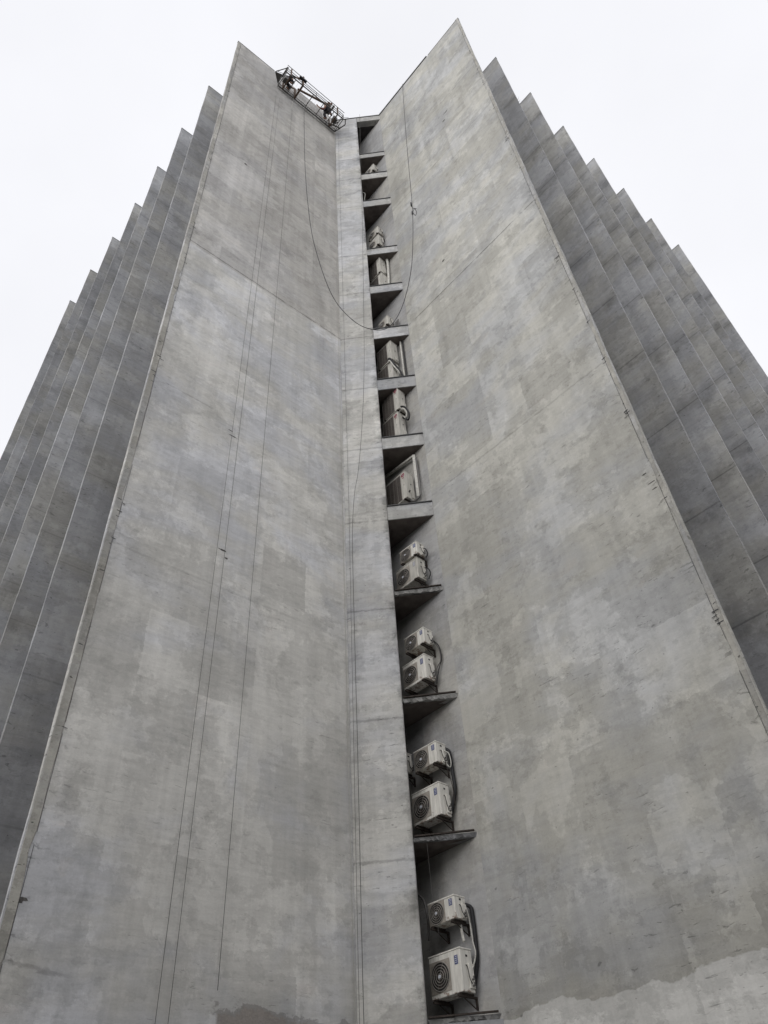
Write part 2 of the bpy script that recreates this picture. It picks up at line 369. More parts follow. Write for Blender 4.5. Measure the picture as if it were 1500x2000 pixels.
tower = thing('concrete_tower', 'tall grey concrete tower of thin upright fins around a notched corner', 'building', (0, 0, 0))
def fin(tip, d, side, L, mat, first=False):
    """one upright plate; local x runs inward from the free edge, side=+1: plate lies on local +y"""
    th = .085; b = bmesh.new(); nz_ = 60; bw = .16 if side > 0 else .11
    y0, y1 = (0, th) if side > 0 else (-th, 0)
    rows = []
    for i in range(nz_+1):
        z = TOP*i/nz_
        j = lambda a: random.uniform(-a, a) if 0 < i < nz_ else 0.
        rows.append([b.verts.new(p) for p in ((j(.008), y0, z), (L, y0, z), (L, y1, z), (j(.008), y1, z))])
    for A, B in zip(rows, rows[1:]):
        for k in range(4): b.faces.new((A[k], A[(k+1) % 4], B[(k+1) % 4], B[k]))
    b.faces.new(rows[0][::-1]); b.faces.new(rows[-1])
    m = MB(); m.b.free(); m.b = b
    o = m.build('fin', mat, tower); o.location = (tip.x, tip.y, 0); o.rotation_euler = (0, 0, ang(d))
    c = MB().box((-.012, y0-.012, TOP), (min(L, 2.2), y1+.012, TOP+.035)).build('coping', M['flash'], o)
    if first:                                                       # raised plaster band along the free edge
        b = bmesh.new(); rows = []; s = -1 if side > 0 else 1; n = 150
        for i in range(n+1):
            z = TOP*i/n; w = bw+random.uniform(-.010, .010)
            if random.random() < .06: w -= random.uniform(.02, .05)
            rows.append([b.verts.new(p) for p in ((.012+random.uniform(0, .012), s*.001, z), (.02, s*.016, z), (w-.012, s*.016, z), (w, s*.001, z))])
        for A, B in zip(rows, rows[1:]):
            for k in range(3): b.faces.new((A[k], A[k+1], B[k+1], B[k]))
        m = MB(); m.b.free(); m.b = b; mk = MB(); zc = 5.
        while zc < TOP-1:                                           # marks where the plaster has spalled, in loose clusters
            zc += random.choice((.08, .15, .25, .6, 1.6, 2.6)); x = random.uniform(.02, bw); l = random.uniform(.02, .14)
            mk.bar((x, s*.0165, zc), (x+l, s*.0165, zc+random.uniform(-.02, .01)), .006, random.uniform(.008, .024))
        sm = MB(); zc = 0.
        while zc < TOP-.5:                                          # open seam between band and wall
            l = random.uniform(.3, 1.9); sm.bar((bw+.008, s*.0025, zc), (bw+.008+random.uniform(-.006, .006), s*.0025, min(zc+l, TOP)), .012, .004); zc += l+random.choice((0, .05, .2, .6))
        build_multi('edge_band', [(m, M['band']), (mk, M['flash']), (sm, M['flash'])], o)
    return o
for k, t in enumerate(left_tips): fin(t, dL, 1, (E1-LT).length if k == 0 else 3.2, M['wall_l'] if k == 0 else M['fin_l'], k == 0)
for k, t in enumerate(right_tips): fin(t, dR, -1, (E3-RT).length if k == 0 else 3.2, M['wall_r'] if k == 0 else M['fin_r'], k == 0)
def spall(o, s, t, z, l, h, mat):
    """a spot where the cover has broken away, ragged outline, on a wall face"""
    b = bmesh.new(); n = 11; vs = []
    for i in range(n):
        a = i*2*math.pi/n; q = random.uniform(.55, 1.1); vs.append((t+l/2*q*math.cos(a), z+h/2*q*math.sin(a)))
    A = [b.verts.new((x, s*.0035, y)) for x, y in vs]; B = [b.verts.new((x, -s*.02, y)) for x, y in vs]
    b.faces.new(A)
    for i in range(n): b.faces.new((A[i], A[(i+1) % n], B[(i+1) % n], B[i]))
    m = MB(); m.b.free(); m.b = b; m.build('spall', mat, o)
fl, fr_ = [o for o in tower.children if o.name in ('fin', 'fin.008')]
for a in ((2.60, 13.35, .26, .05), (2.72, 13.16, .09, .05), (2.50, 17.25, .26, .035), (2.42, 17.42, .16, .03), (.17, 5.55, .22, .10), (1.54, 33.4, .16, .16)): spall(fl, -1, *a, M['spall'])
for a in ((.24, 12.6, .20, .03), (.22, 12.42, .14, .03), (.30, 12.9, .12, .04), (.20, 21.9, .18, .03), (.21, 21.7, .15, .03), (4.0, 27.3, .14, .12), (2.2, 38.2, .3, .10), (2.4, 37.6, .18, .10)): spall(fr_, 1, *a, M['spall_brown'] if a[0] > 5 or a[2] == .22 else M['spall'])
# walls set back between the fins, and the roof
def setback(tips, d, name):
    a = tips[0]+d*2.6; e = tips[-1]+d*2.6; u = (e-a).normalized(); a = a+u*.18; e = e+u*.2; L = (e-a).length
    s = 1 if u.cross(d) > 0 else -1
    o = MB().box((0, min(0, s*.3), 0), (L, max(0, s*.3), TOP-1.2)).build(name, M['fin_l'], tower)
    o.location = (a.x, a.y, 0); o.rotation_euler = (0, 0, ang(u)); return e
eL = setback(left_tips, dL, 'recessed_wall'); eR = setback(right_tips, dR, 'recessed_wall')
back = eL+(eR-E3)
roof_poly = [E3+dR*2.3+Vector((-1.75, .22)), E3+dR*2.3+Vector((.12, .22)), right_tips[0]+dR*3, eR+dR*.35, back, eL+dL*.35, left_tips[0]+dL*3]
MB().prism([(p.x, p.y) for p in roof_poly], TOP-1.3, TOP-1.0).build('roof', M['dark'], tower)
MB().prism([(p.x, p.y) for p in (eR, eR+dR*.3, back, back-Vector((.3, .3)))], 0, TOP-1.3).build('rear_wall', M['fin_r'], tower)
MB().prism([(p.x, p.y) for p in (eL, eL+dL*.3, back, back-Vector((-.3, .3)))], 0, TOP-1.3).build('rear_wall', M['fin_l'], tower)
# column beside the niche
uC = (E3-E1).normalized(); vC = Vector((-uC.y, uC.x)); aC = ang(uC); LC = (E3-E1).length; T2 = (E2-E1).dot(uC)
zT = [1.6+1.5*h for h in (26.62, 25.0, 23.04, 20.0, 18.0, 16.0, 13.98, 12.0, 10.05, 8.08, 6.05, 4.0, 1.98)]
zB = [1.6+1.5*h for h in (26.33, 24.62, 22.66, 19.68, 17.66, 15.60, 13.61, 11.66, 9.70, 7.985, 5.965, 3.92, 1.90)]
def cpart(m, name, mat):
    o = m.build(name, mat, tower); o.location = (E1.x, E1.y, 0); o.rotation_euler = (0, 0, aC); return o
b = bmesh.new(); rows = []; n = 160
for i in range(n+1):
    z = TOP*i/n; j = random.uniform(-.007, .007)
    rows.append([b.verts.new(p) for p in ((.002, 0, z), (T2-.015+j, 0, z), (T2+j*.6, .015, z), (T2, .22, z), (.002, .22, z))])
for A, B in zip(rows, rows[1:]):
    for k in range(5): b.faces.new((A[k], A[(k+1) % 5], B[(k+1) % 5], B[k]))
b.faces.new(rows[0][::-1]); b.faces.new(rows[-1])
m = MB(); m.b.free(); m.b = b; cpart(m, 'column', M['column'])
zlin = 46.02
cpart(MB().box((T2+.003, .0, zlin), (LC, .3, TOP)), 'lintel', M['slab'])
cpart(MB().box((-.05, -.03, TOP), (LC+.03, .32, TOP+.06)), 'roof_flashing', M['flash'])
cpart(MB().box((T2+.003, .004, 0), (LC, .3, zB[-1]-.003)), 'spandrel', M['lower_slab'])
# niche behind the openings
DEEP = 2.3
c1 = E3+dR*DEEP; c2 = c1-Vector((1.5, 0)); 
o = MB().box((0, -.2, 0), (DEEP, -.004, TOP-.05)).build('niche_side_wall', M['niche'], tower); o.location = (E3.x, E3.y, 0); o.rotation_euler = (0, 0, ang(dR))
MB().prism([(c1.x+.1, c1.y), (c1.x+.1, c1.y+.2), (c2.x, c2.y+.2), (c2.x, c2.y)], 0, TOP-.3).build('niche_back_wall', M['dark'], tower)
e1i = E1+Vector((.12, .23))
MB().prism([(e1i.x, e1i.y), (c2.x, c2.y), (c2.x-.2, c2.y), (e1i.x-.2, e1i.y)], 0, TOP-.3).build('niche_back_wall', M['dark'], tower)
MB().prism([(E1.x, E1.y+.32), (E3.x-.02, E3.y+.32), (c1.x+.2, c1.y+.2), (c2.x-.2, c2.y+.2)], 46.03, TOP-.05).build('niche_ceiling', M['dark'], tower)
for i, (zt, zb) in enumerate(zip(zT, zB)):
    low = i >= 9
    f0 = .0 if not low else .02
    A = E2+uC*.006+vC*f0; B = E3+dR*(f0+.004)-uC*.004; Cc = E3+dR*(DEEP-.02)-uC*.02; D = c2+Vector((.02, -.02)); D2 = E1+vC*.24+uC*.16; A2 = E2+vC*.24+uC*.006
    if not low:
        m = MB().prism([(p.x, p.y) for p in (A, B, Cc, D, D2, A2)], zb, zt-.02); L_ = m.build('ledge', M['slab'], tower)
        MB().prism([(p.x, p.y) for p in (A+vC*.03, B+vC*.03, Cc, D, D2, A2)], zb-.008, zb-.003).build('soffit_shade', M['soffit_shade'], L_)  # thin dark sheet standing in for shade under the ledge
        o = MB(); o.bar((*(A-vC*.008), zt-.005), (*(B-vC*.008), zt-.005), .05, .03); o.build('ledge_edging', M['flash'], tower)
    else:
        b = bmesh.new(); n = 26; top = []; bot = []
        for q in range(n+1):
            p = A.lerp(B, q/n); top.append(b.verts.new((p.x, p.y, zt-.045)))
            e = p+vC*random.uniform(0, .05); bot.append(b.verts.new((e.x, e.y, zb+random.uniform(-.015, .035))))
        tb = [b.verts.new((p.x, p.y, zt-.045)) for p in (Cc, D, D2, A2)]; bb = [b.verts.new((p.x, p.y, zb+.01)) for p in (Cc, D, D2, A2)]
        T = top+tb; Bt = bot+bb; b.faces.new(T); b.faces.new(Bt[::-1])
        for q in range(len(T)): b.faces.new((T[q], T[(q+1) % len(T)], Bt[(q+1) % len(T)], Bt[q]))
        m = MB(); m.b.free(); m.b = b; L_ = m.build('ledge', M['lower_slab'], tower)
        MB().prism([(p.x, p.y) for p in (A+vC*.10, B+vC*.10, Cc, D, D2, A2)], zb-.006, zb+.004).build('soffit_shade', M['soffit_shade'], L_)  # same painted underside shade, on a sheet below the broken ledge
        o = MB(); o.bar((*(A-vC*.012+uC*.03), zt-.018), (*(B-vC*.012-uC*.04), zt-.012), .05, .028); o.build('ledge_edging', M['rust'], tower)
# metal flashing along the inner part of the right wall's top and left wall's top
o = MB().box((2.3, -.11, TOP+.036), (6.1, .03, TOP+.13)).build('roof_flashing', M['flash'], tower); o.location = (RT.x, RT.y, 0); o.rotation_euler = (0, 0, ang(dR))

# ------------------------------------------------------------------ air conditioner outdoor units
def NP(t, off, z):                                                   # point in the niche: t inward along the side wall, off out from it
    p = E3+dR*t+nR*off; return Vector((p.x, p.y, z))
aR = ang(dR); AC_GROUP = 'air conditioner outdoor units on the niche ledges'
def ac_small(label, t0, z0, w, h, d=.30, gap=.12, rust=True, mark='blue', tilt=0., strut=True):
    c = NP(t0+w/2, gap+d/2, z0)
    t = thing('air_conditioner', label, 'air conditioner', c, aR, AC_GROUP); t.rotation_euler = (0, tilt, aR+random.uniform(-.03, .03))
    mat = M['cream'] if rust else M['cream_clean']
    y = d/2; x0, x1 = -w/2, w/2
    MB().box((x0, -y, .03), (x1, y, h-.03), .012).build('casing', mat, t)
    MB().box((x0-.006, -y-.006, h-.03), (x1+.006, y+.006, h), .008).build('lid', mat, t)
    fr = min(.42*h, .29*w); cx = x1-fr-.05*w; cz = h*.49
    MB().box((cx-fr-.025, y+.001, cz-min(fr*1.12, .44*h)), (x1-.012, y+.006, cz+min(fr*1.12, .44*h)), .002).build('front_panel', M['panel'], t)
    gr = MB()
    for k in range(1, 6):
        r = fr*k/5.; gr.tube([(cx+r*math.cos(a), y+.022-.012*(k/5.)**2, cz+r*math.sin(a)) for a in [i*math.pi/16 for i in range(32)]],   .0075 if k < 5 else .010, 5, True)
    for k in range(4):
        a = k*math.pi/2+.4; gr.bar((cx+.03*math.cos(a), y+.022, cz+.03*math.sin(a)), (cx+fr*math.cos(a), y+.012, cz+fr*math.sin(a)), .005)
    G = gr.build('fan_grille', M['grille'], t)
    MB().disc((cx, y+.0065, cz), fr*.985, (0, 1, 0), .003, 32).build('fan_opening', M['grille_dark'], t)
    fb = MB()
    for k in range(3):
        a = k*2.094+.5; u = Vector((math.cos(a), 0, math.sin(a))); v = Vector((-math.sin(a), 0, math.cos(a))); c0 = Vector((cx, y+.011, cz))
        q = [c0+u*fr*.15-v*fr*.1, c0+u*fr*.8-v*fr*.1, c0+u*fr*.85+v*fr*.42, c0+u*fr*.2+v*fr*.16]
        fb.b.faces.new([fb.b.verts.new(p) for p in q])
    fb.build('fan_blade', M['mesh_brown'], t)
    MB().disc((cx, y+.02, cz), fr*.13, (0, 1, 0), .012, 16).build('hub', M['labelwhite'], G)
    px = x0+(cx-fr-.025-x0)*.40
    if mark:
        lw = min(.085, (cx-fr-x0)*.42); lz = h*.76; lh = .085 if h > .6 else .07
        L_ = MB().box((px-lw/2, y+.0005, lz-lh), (px+lw/2, y+.004, lz+lh*.7), .001)
        mm = MB()
        for i in range(4): mm.box((px-lw*.32, y+.0042, lz-lh*.7+i*lh*.36), (px+lw*(.32-.1*(i % 2)), y+.005, lz-lh*.7+i*lh*.36+.010))
        build_multi('energy_label', [(L_, M['blue'] if mark == 'blue' else M['grey_label']), (mm, M['labelwhite'])], t)
    # end face towards the street: handle recess, service cover, valves
    MB().box((x0-.004, -.03, h*.80), (x0-.001, .02, h*.80+.035), .001).build('handle', M['black'], t)
    MB().box((x0-.028, -y+.015, h*.12), (x0-.001, -.015, h*.66), .008).build('valve_cover', mat, t)
    vv = MB()
    for i in range(2):
        zz = h*(.18+.13*i); vv.tube([(x0-.028, -.07, zz), (x0-.075, -.07, zz)], .017, 8); vv.tube([(x0-.065, -.07, zz), (x0-.065, -.07, zz+.05)], .012, 8)
    vv.build('valve', M['steel'], t)
    MB().tube(smooth_path([(x0-.004, .03, h*.62), (x0-.04, .035, h*.55), (x0-.045, .01, h*.32), (x0-.05, -.03, h*.22), (x0-.03, -.06, h*.24)]), .008, 6).build('wire', M['black'], t, True)
    for xx in (x0+.12*w, x1-.12*w):
        MB().box((xx-.03, -y-.02, .002), (xx+.03, y+.02, .03), .004).build('foot', M['rust'], t)
        s = MB(); s.box((xx-.02, -y-gap+.002, -.035), (xx+.02, y+.05, 0)); s.box((xx-.018, -y-gap+.002, -.20), (xx+.018, -y-gap+.03, -.036))
        if strut: s.bar((xx, y-.10, -.04), (xx, -y-gap+.03, -.19), .016)
        s.build('bracket', M['rust'], t)
    return t
def ac_tall(label, t0, z0, w, h, d=.32, gap=.10, logo=False, plate=True):
    c = NP(t0+w/2, gap+d/2, z0)
    t = thing('air_conditioner', label, 'air conditioner', c, aR, AC_GROUP)
    y = d/2; x0, x1 = -w/2, w/2
    MB().box((x0, -y, .03), (x1, y, h-.025), .010).build('casing', M['cream_clean'], t)
    MB().box((x0-.006, -y-.006, h-.025), (x1+.006, y+.006, h), .006).build('lid', M['cream_clean'], t)
    pw = .20
    MB().box((x0+pw, y+.001, .06), (x1-.01, y+.004, h-.05)).build('coil', M['mesh_brown'], t)
    gg = MB(); nn = int(h/.035)
    for i in range(nn): gg.bar((x0+pw, y+.016, .07+i*(h-.12)/nn), (x1-.01, y+.016, .07+i*(h-.12)/nn), .005)
    for i in range(5): gg.bar((x0+pw+(w-pw-.02)*i/4, y+.012, .06), (x0+pw+(w-pw-.02)*i/4, y+.012, h-.05), .008)
    gg.build('grille', M['grille'], t)
    if plate:
        MB().box((x0-.004, -.05, h*.55), (x0-.001, -.02, h*.60), .0008).build('handle', M['black'], t)
        MB().box((x0+.08, y+.0008, h*.5), (x0+.095, y+.003, h*.5+.04)).build('latch', M['black'], t)
    if logo:
        o = MB().disc((x0+.10, y+.001, h*.88), .07, (0, 1, 0), .004, 20).build('emblem', M['red'], t)
        mm = MB(); mm.tube([(x0+.10+.043*math.cos(a), y+.0055, h*.88+.043*math.sin(a)) for a in [.6+i*.3 for i in range(16)]], .004, 5)
        mm.bar((x0+.10, y+.0055, h*.88+.015), (x0+.10, y+.0055, h*.88-.015), .006, .004); mm.bar((x0+.10, y+.0055, h*.88-.014), (x0+.075, y+.0055, h*.88-.014), .006, .004); mm.build('emblem_mark', M['labelwhite'], o)
        MB().box((x0+.055, y+.001, h*.88-.13), (x0+.145, y+.003, h*.88-.105)).build('emblem_print', M['red'], t)
    MB().box((x0-.025, -y+.02, .08), (x0-.001, -.02, min(.42, h*.5)), .006).build('valve_cover', M['cream_clean'], t)
    for xx in (x0+.12*w, x1-.12*w):
        MB().box((xx-.03, -y, .002), (xx+.03, y+.02, .03), .004).build('foot', M['rust'], t)
    return t
# (counting niche bays up from the bottom of the photograph)
ac_small('large cream air conditioner with rusty foot and blue label on the lowest ledge', .44, 4.86+.0, .78, .72)
ac_small('small cream air conditioner on brackets in the lowest bay, above the rustiest one', .44, 6.02, .68, .44)
ac_small('large cream air conditioner with blue label standing in the second bay from the bottom', .52, 7.96, .80, .71)
ac_small('small rust stained cream air conditioner bracketed over the second bay, beside a black insulated pipe', .48, 9.06, .68, .50)
ac_small('barely visible air conditioner deep behind the small one of the second bay', 1.52, 9.26, .6, .5, d=.2, rust=False, mark=None)
ac_small('large cream air conditioner standing on the thin ledge below a small one, third bay up', .54, 11.12, .74, .68)
ac_small('small bracketed air conditioner with a thin pipe looping down beside it, third bay up', .48, 12.06, .66, .46)
ac_small('larger lower air conditioner of the close pair in the fourth bay up', .44, 14.02, .80, .70, mark='grey', rust=False)
ac_small('smaller upper air conditioner of the close pair in the fourth bay up', .40, 14.80, .64, .45)
ac_tall('tall beige air conditioner with red emblem beside the pale pipe frame', .53, 16.98, .82, 1.12, logo=True)
ac_tall('lower red emblem air conditioner of the stack of two', .57, 19.66, .70, 1.24, logo=True)
ac_tall('upper red emblem air conditioner of the stack of two with a hose loop beneath', .48, 20.94, .75, 1.14, logo=True)
ac_tall('lower half of the plain tall beige pair beside grey hoses', .60, 22.62, .72, 1.08)
ac_tall('upper plain beige air conditioner touching the ledge above grey hoses', .57, 23.76, .72, 1.13)
ac_small('small white air conditioner low on the ledge beside three dark pipes', .57, 25.98, .50, .58, rust=False, mark=None)
ac_tall('lower beige air conditioner of the pair next to the thick white pipe', .66, 28.62, .70, 1.22, plate=True)
ac_tall('upper beige air conditioner of the pair next to the thick white pipe', .68, 29.95, .70, 1.22)
ac_small('lower white air conditioner of the two stacked high up in a tall bay', .62, 32.2, .62, .86, rust=False, mark=None)
ac_small('upper white air conditioner of the two stacked high up in a tall bay', .60, 33.18, .62, .60, rust=False, mark=None)
ac_small('topmost air conditioner, grey white, under the second ledge from the roof', .46, 39.55, .62, .68, rust=False, mark=None)

# pipes and hoses
def pipe(name, label, pts, r, mat, cat='pipe', seg=8, group=None):
    o = MB().tube(smooth_path([NP(*p) for p in pts]), r, seg).build(name, M[mat], None, True); return tag(o, label, cat, group)
pipe('insulated_pipe', 'thick black insulated pipe curving down beside the second bay units', [(.57, .09, 9.5), (.42, .09, 9.38), (.42, .06, 9.13), (.41, .06, 8.89), (.40, .06, 8.55), (.47, .07, 8.31), (.56, .09, 8.08), (.62, .12, 7.98)], .038, 'black')
pipe('cable', 'thin rusty cable hanging under the rust stained small air conditioner', [(.62, .18, 9.2), (.49, .13, 9.01), (.40, .12, 8.53), (.42, .10, 8.2)], .008, 'rust', 'cable', 6)
pipe('cable', 'pale cable looped beside the rust stained small air conditioner', [(.45, .2, 9.36), (.38, .15, 9.30), (.36, .13, 9.1), (.40, .13, 9.0), (.46, .16, 9.1), (.45, .2, 9.28)], .012, 'hose', 'cable', 6)
pipe('drain_hose', 'pale hose running down beside both lowest units', [(.44, .16, 6.36), (.41, .10, 6.11), (.38, .10, 5.68), (.35, .10, 5.49), (.40, .14, 5.30), (.46, .18, 5.2)], .013, 'hose', 'hose', 6)
pipe('insulated_pipe', 'thick black insulated pipe running down the wall beside both lowest units', [(.47, .12, 6.33), (.38, .05, 6.27), (.36, .045, 6.11), (.36, .045, 5.76), (.38, .05, 5.40), (.50, .08, 4.99)], .036, 'black')
pipe('drain_stub', 'short crumpled grey hose end hanging beneath the lowest small air conditioner', [(.54, .2, 6.0), (.53, .2, 5.86), (.50, .2, 5.70)], .026, 'hose', 'hose')
pipe('drain_hose', 'grey hose bending down in the dark at the back of the lowest bay', [(1.60, .3, 6.80), (1.44, .3, 6.72), (1.32, .3, 6.55), (1.27, .3, 6.2), (1.3, .28, 5.9)], .022, 'steel', 'hose', 6)
pipe('cable', 'thin pale cord hanging past the lowest small air conditioner fan', [(.80, .62, 7.48), (.79, .62, 6.94), (.78, .62, 6.4), (.75, .6, 6.1), (.74, .58, 5.75)], .0025, 'steel', 'cable', 5)
pipe('copper_line', 'thin grey pipe looping from the third bay small unit to the large one', [(.50, .14, 12.3), (.37, .07, 11.98), (.37, .05, 11.66), (.50, .07, 11.5), (.57, .10, 11.2)], .014, 'steel', 'pipe', 6)
pipe('copper_line', 'second grey pipe looping outside the first one in the third bay', [(.49, .18, 12.27), (.35, .09, 12.05), (.33, .05, 11.7), (.45, .06, 11.45), (.54, .09, 11.1)], .011, 'black', 'pipe', 6)
o = pipe('copper_line', 'dark looped pipe ends on the smaller upper unit, fourth bay', [(.40, .2, 15.1), (.33, .15, 15.05), (.32, .1, 14.9), (.38, .12, 14.8)], .013, 'black', 'pipe', 6)
pipe('copper_line', 'dark looped pipe ends on the larger lower unit, fourth bay', [(.44, .2, 14.45), (.36, .12, 14.42), (.34, .06, 14.3), (.40, .08, 14.12)], .014, 'black', 'pipe', 6)
m = MB(); m.bar(NP(1.7, .10, 18.98), NP(.40, .10, 18.83), .07); m.bar(NP(.41, .10, 18.86), NP(.41, .10, 17.1), .08)
tag(m.build('pipe_duct', M['hose']), 'pale right angled pipe duct framing the tall red emblem unit', 'duct')
pipe('insulated_pipe', 'grey hose looping at the foot of the pale duct frame', [(.33, .08, 18.7), (.32, .08, 17.9), (.27, .14, 17.3), (.24, .2, 16.98), (.40, .24, 16.86), (.56, .26, 16.98), (.60, .3, 17.2), (.48, .34, 17.28)], .028, 'steel', 'hose')
pipe('insulated_pipe', 'black hose loop sticking out below the upper red emblem unit', [(.62, .36, 20.98), (.50, .34, 21.1), (.36, .28, 21.0), (.27, .22, 20.65), (.33, .22, 20.40), (.48, .22, 20.6), (.56, .2, 20.75)], .030, 'black', 'hose')
pipe('drain_hose', 'pale hose curled inside the black hose loop', [(.60, .34, 20.92), (.44, .3, 20.98), (.34, .26, 20.75), (.40, .24, 20.55), (.5, .22, 20.7)], .024, 'hose', 'hose')
pipe('insulated_pipe', 'black hose bundle sagging across the plain tall beige pair', [(.76, .44, 23.80), (.66, .44, 23.86), (.55, .36, 23.5), (.46, .25, 23.15), (.38, .15, 22.75)], .038, 'black', 'hose')
pipe('drain_hose', 'pale hose sagging across the plain tall beige pair', [(.74, .46, 23.66), (.66, .46, 23.72), (.57, .38, 23.4), (.48, .27, 23.1), (.42, .15, 22.85)], .026, 'hose', 'hose')
pipe('riser_pipe', 'white upright pipe beside the plain tall beige pair', [(.42, .06, 24.98), (.42, .06, 22.6)], .035, 'hose')
pipe('riser_pipe', 'dark upright pipe beside the plain tall beige pair', [(.32, .05, 24.94), (.32, .05, 22.6)], .025, 'black')
for i in range(3): pipe('riser_pipe', ('nearest', 'middle', 'innermost')[i]+' of three short dark pipes beside the low white unit', [(.36+.07*i, .10, 26.32), (.36+.07*i, .10, 25.6)], .026, 'steel', 'pipe', 8, 'short pipes beside the low white unit')
pipe('insulated_pipe', 'thick white bent pipe beside the two beige units', [(.74, .16, 31.25), (.62, .12, 31.3), (.56, .10, 30.9), (.58, .10, 29.9), (.62, .10, 29.3), (.62, .1, 28.7)], .055, 'hose')
pipe('cable', 'bare wire loop standing in the empty bay near the roof', [(1.40, .5, 38.5), (1.2, .5, 38.1), (1.12, .5, 37.74), (1.17, .5, 37.4), (1.2, .5, 36.3)], .018, 'hose', 'wire', 6)

# ------------------------------------------------------------------ hanging ropes and cables
def LP(t, off, z): p = LT+dL*t+nL*off; return Vector((p.x, p.y, z))
def CP(t, off, z): p = E1+uC*t-vC*off; return Vector((p.x, p.y, z))
def rope(label, pts, r, mat, cat='rope', name='hanging_rope', seg=6):
    return tag(MB().tube(pts, r, seg).build(name, M[mat], None, True), label, cat)
rope('thin rope down the left wall, outermost of the parallel pair', [LP(2.44, .05, z) for z in (43.2, 30, 20, 10, .3)], .0045, 'rope')
rope('thin rope down the left wall, inner one of the parallel pair', [LP(2.64, .05, z) for z in (43.2, 30, 20, 10, .3)], .0045, 'rope')
rope('single thin rope down the middle of the left wall', [LP(3.40, .05, z) for z in (43.0, 30, 20, 10, 4.75)], .0045, 'rope')
rope('pale rope dropping from the work platform down the inner corner', [CP(-.04, .09, 45.0), CP(-.05, .08, 35), CP(-.05, .08, 20), CP(-.04, .08, 8), CP(-.02, .08, .3)], .006, 'ropepale')
rope('thin rope down the column near its left edge', [CP(.16, .06, 44.5), CP(.15, .06, 30), CP(.13, .06, 17), CP(.05, .06, 5.5), CP(.03, .06, .3)], .0045, 'rope')
rope('slack rope from the roof swinging across the column below the openings', smooth_path([CP(1.38, .15, 46.65), CP(1.25, .15, 41.23), CP(1.13, .15, 35.44), CP(.87, .15, 25.51), CP(.76, .15, 22.47), CP(.62, .15, 20.11), CP(.45, .14, 18.16), CP(.29, .12, 17.02), CP(.20, .1, 15.3), CP(.17, .08, 11.5), CP(.16, .07, 9.6), CP(.13, .07, 6.08), CP(.12, .07, 4.4), CP(.12, .07, .3)]), .007, 'rope')
big = [(-2.44, 13.21, 43.0), (-2.42, 13.21, 41.16), (-2.26, 13.23, 35.12), (-2.0, 13.26, 30.31), (-1.69, 13.29, 27.5), (-1.17, 13.35, 24.75), (-0.53, 13.42, 23.30), (0.05, 13.48, 22.80), (0.59, 13.54, 22.95), (1.09, 13.59, 24.16), (1.53, 13.64, 26.3), (1.8, 13.67, 28.6), (2.02, 13.7, 31.6), (2.17, 13.71, 35.3), (2.38, 13.73, 40.35), (2.68, 13.77, 46.78)]
t = thing('slack_cable', 'black power cable sagging in a deep loop between the platform and the right wall', 'cable', big[7])
base = Vector(big[7])
MB().tube([p-base for p in smooth_path(big)], .0125, 6).build('cord', M['rope_black'], t, True)
k = Vector((2.0, 13.7, 31.4))-base; m = MB()
m.tube(smooth_path([k+Vector(p) for p in ((0, 0, .4), (.05, 0, .25), (.12, -.02, .1), (.16, 0, -.15), (.09, .02, -.35), (.02, 0, -.15), (.08, -.03, .1), (.18, 0, .2))]), .013, 6)
m.tube([k+Vector((0, 0, .75)), k+Vector((0, 0, .45))], .03, 8); m.tube([k+Vector((-.01, 0, -.05)), k+Vector((-.02, 0, -.3))], .03, 8)
m.build('knot', M['rope_black'], t, True)

# ------------------------------------------------------------------ suspended work platform
GZ = 44.55; G0, G1 = 2.45, 6.0
gp = LT+dL*G0+nL*.10
gon = thing('work_platform', 'suspended steel work platform hanging at the top of the left wall', 'work platform', (gp.x, gp.y, GZ), ang(dL))
# local: x along the wall, y negative = away from the wall, z up
GL = G1-G0; GW = .78; RH = .62; J = lambda x, y, z: Vector((x, -y, z))
def frame(name, mat, segs, w=.035):
    m = MB()
    for a, b_ in segs: m.bar(J(*a), J(*b_), w)
    return m.build(name, M[mat], gon)
frame('floor_frame', 'gond', [((0, 0, 0), (GL, 0, 0)), ((0, GW, 0), (GL, GW, 0))], .05)
frame('cross_member', 'gond', [((x, 0, .002), (x, GW, .002)) for x in (0, .55, 1.65, 2.3, 2.95, GL)], .034)
m = MB()
for i in range(1, 24): m.bar(J(GL*i/24, .02, .02), J(GL*i/24, GW-.02, .02), .004)
m.bar(J(.02, GW/2, .026), J(GL-.02, GW/2, .026), .005)
m.build('floor_grating', M['steel'], gon)
frame('inner_rail', 'gond', [((0, .01, .35), (GL, .01, .35))]+[((x, .01, .02), (x, .01, .35)) for x in (0, .9, 1.8, 2.7, GL)], .028)
frame('outer_rail', 'gond', [((-.05, GW+.01, RH), (GL, GW+.01, RH)), ((-.02, GW+.01, RH*.52), (GL, GW+.01, RH*.52)), ((-.05, GW+.12, RH+.08), (GL, GW+.10, RH+.06))]+[((x, GW+.01, .02), (x, GW+.01, RH)) for x in (0, .9, 1.8, 2.7, GL)], .026)
frame('end_rail', 'gond', [((-.01, 0, RH*.7), (-.01, GW, RH)), ((GL+.01, 0, RH*.7), (GL+.01, GW, RH)), ((-.01, 0, 0), (-.01, 0, RH*.7)), ((GL+.01, 0, 0), (GL+.01, 0, RH*.7))], .03)
frame('stirrup', 'gond_rust', [((.98, .03, .01), (.98, GW, .01)), ((.98, GW, .01), (.98, GW, 1.3)), ((.98, .03, .01), (.98, .03, 1.3))], .085)
frame('stirrup', 'gond_rust', [((.26, .03, .01), (.26, GW, .01)), ((.26, GW, .01), (.26, GW, 1.0)), ((.26, .03, .01), (.26, .03, 1.0))], .06)
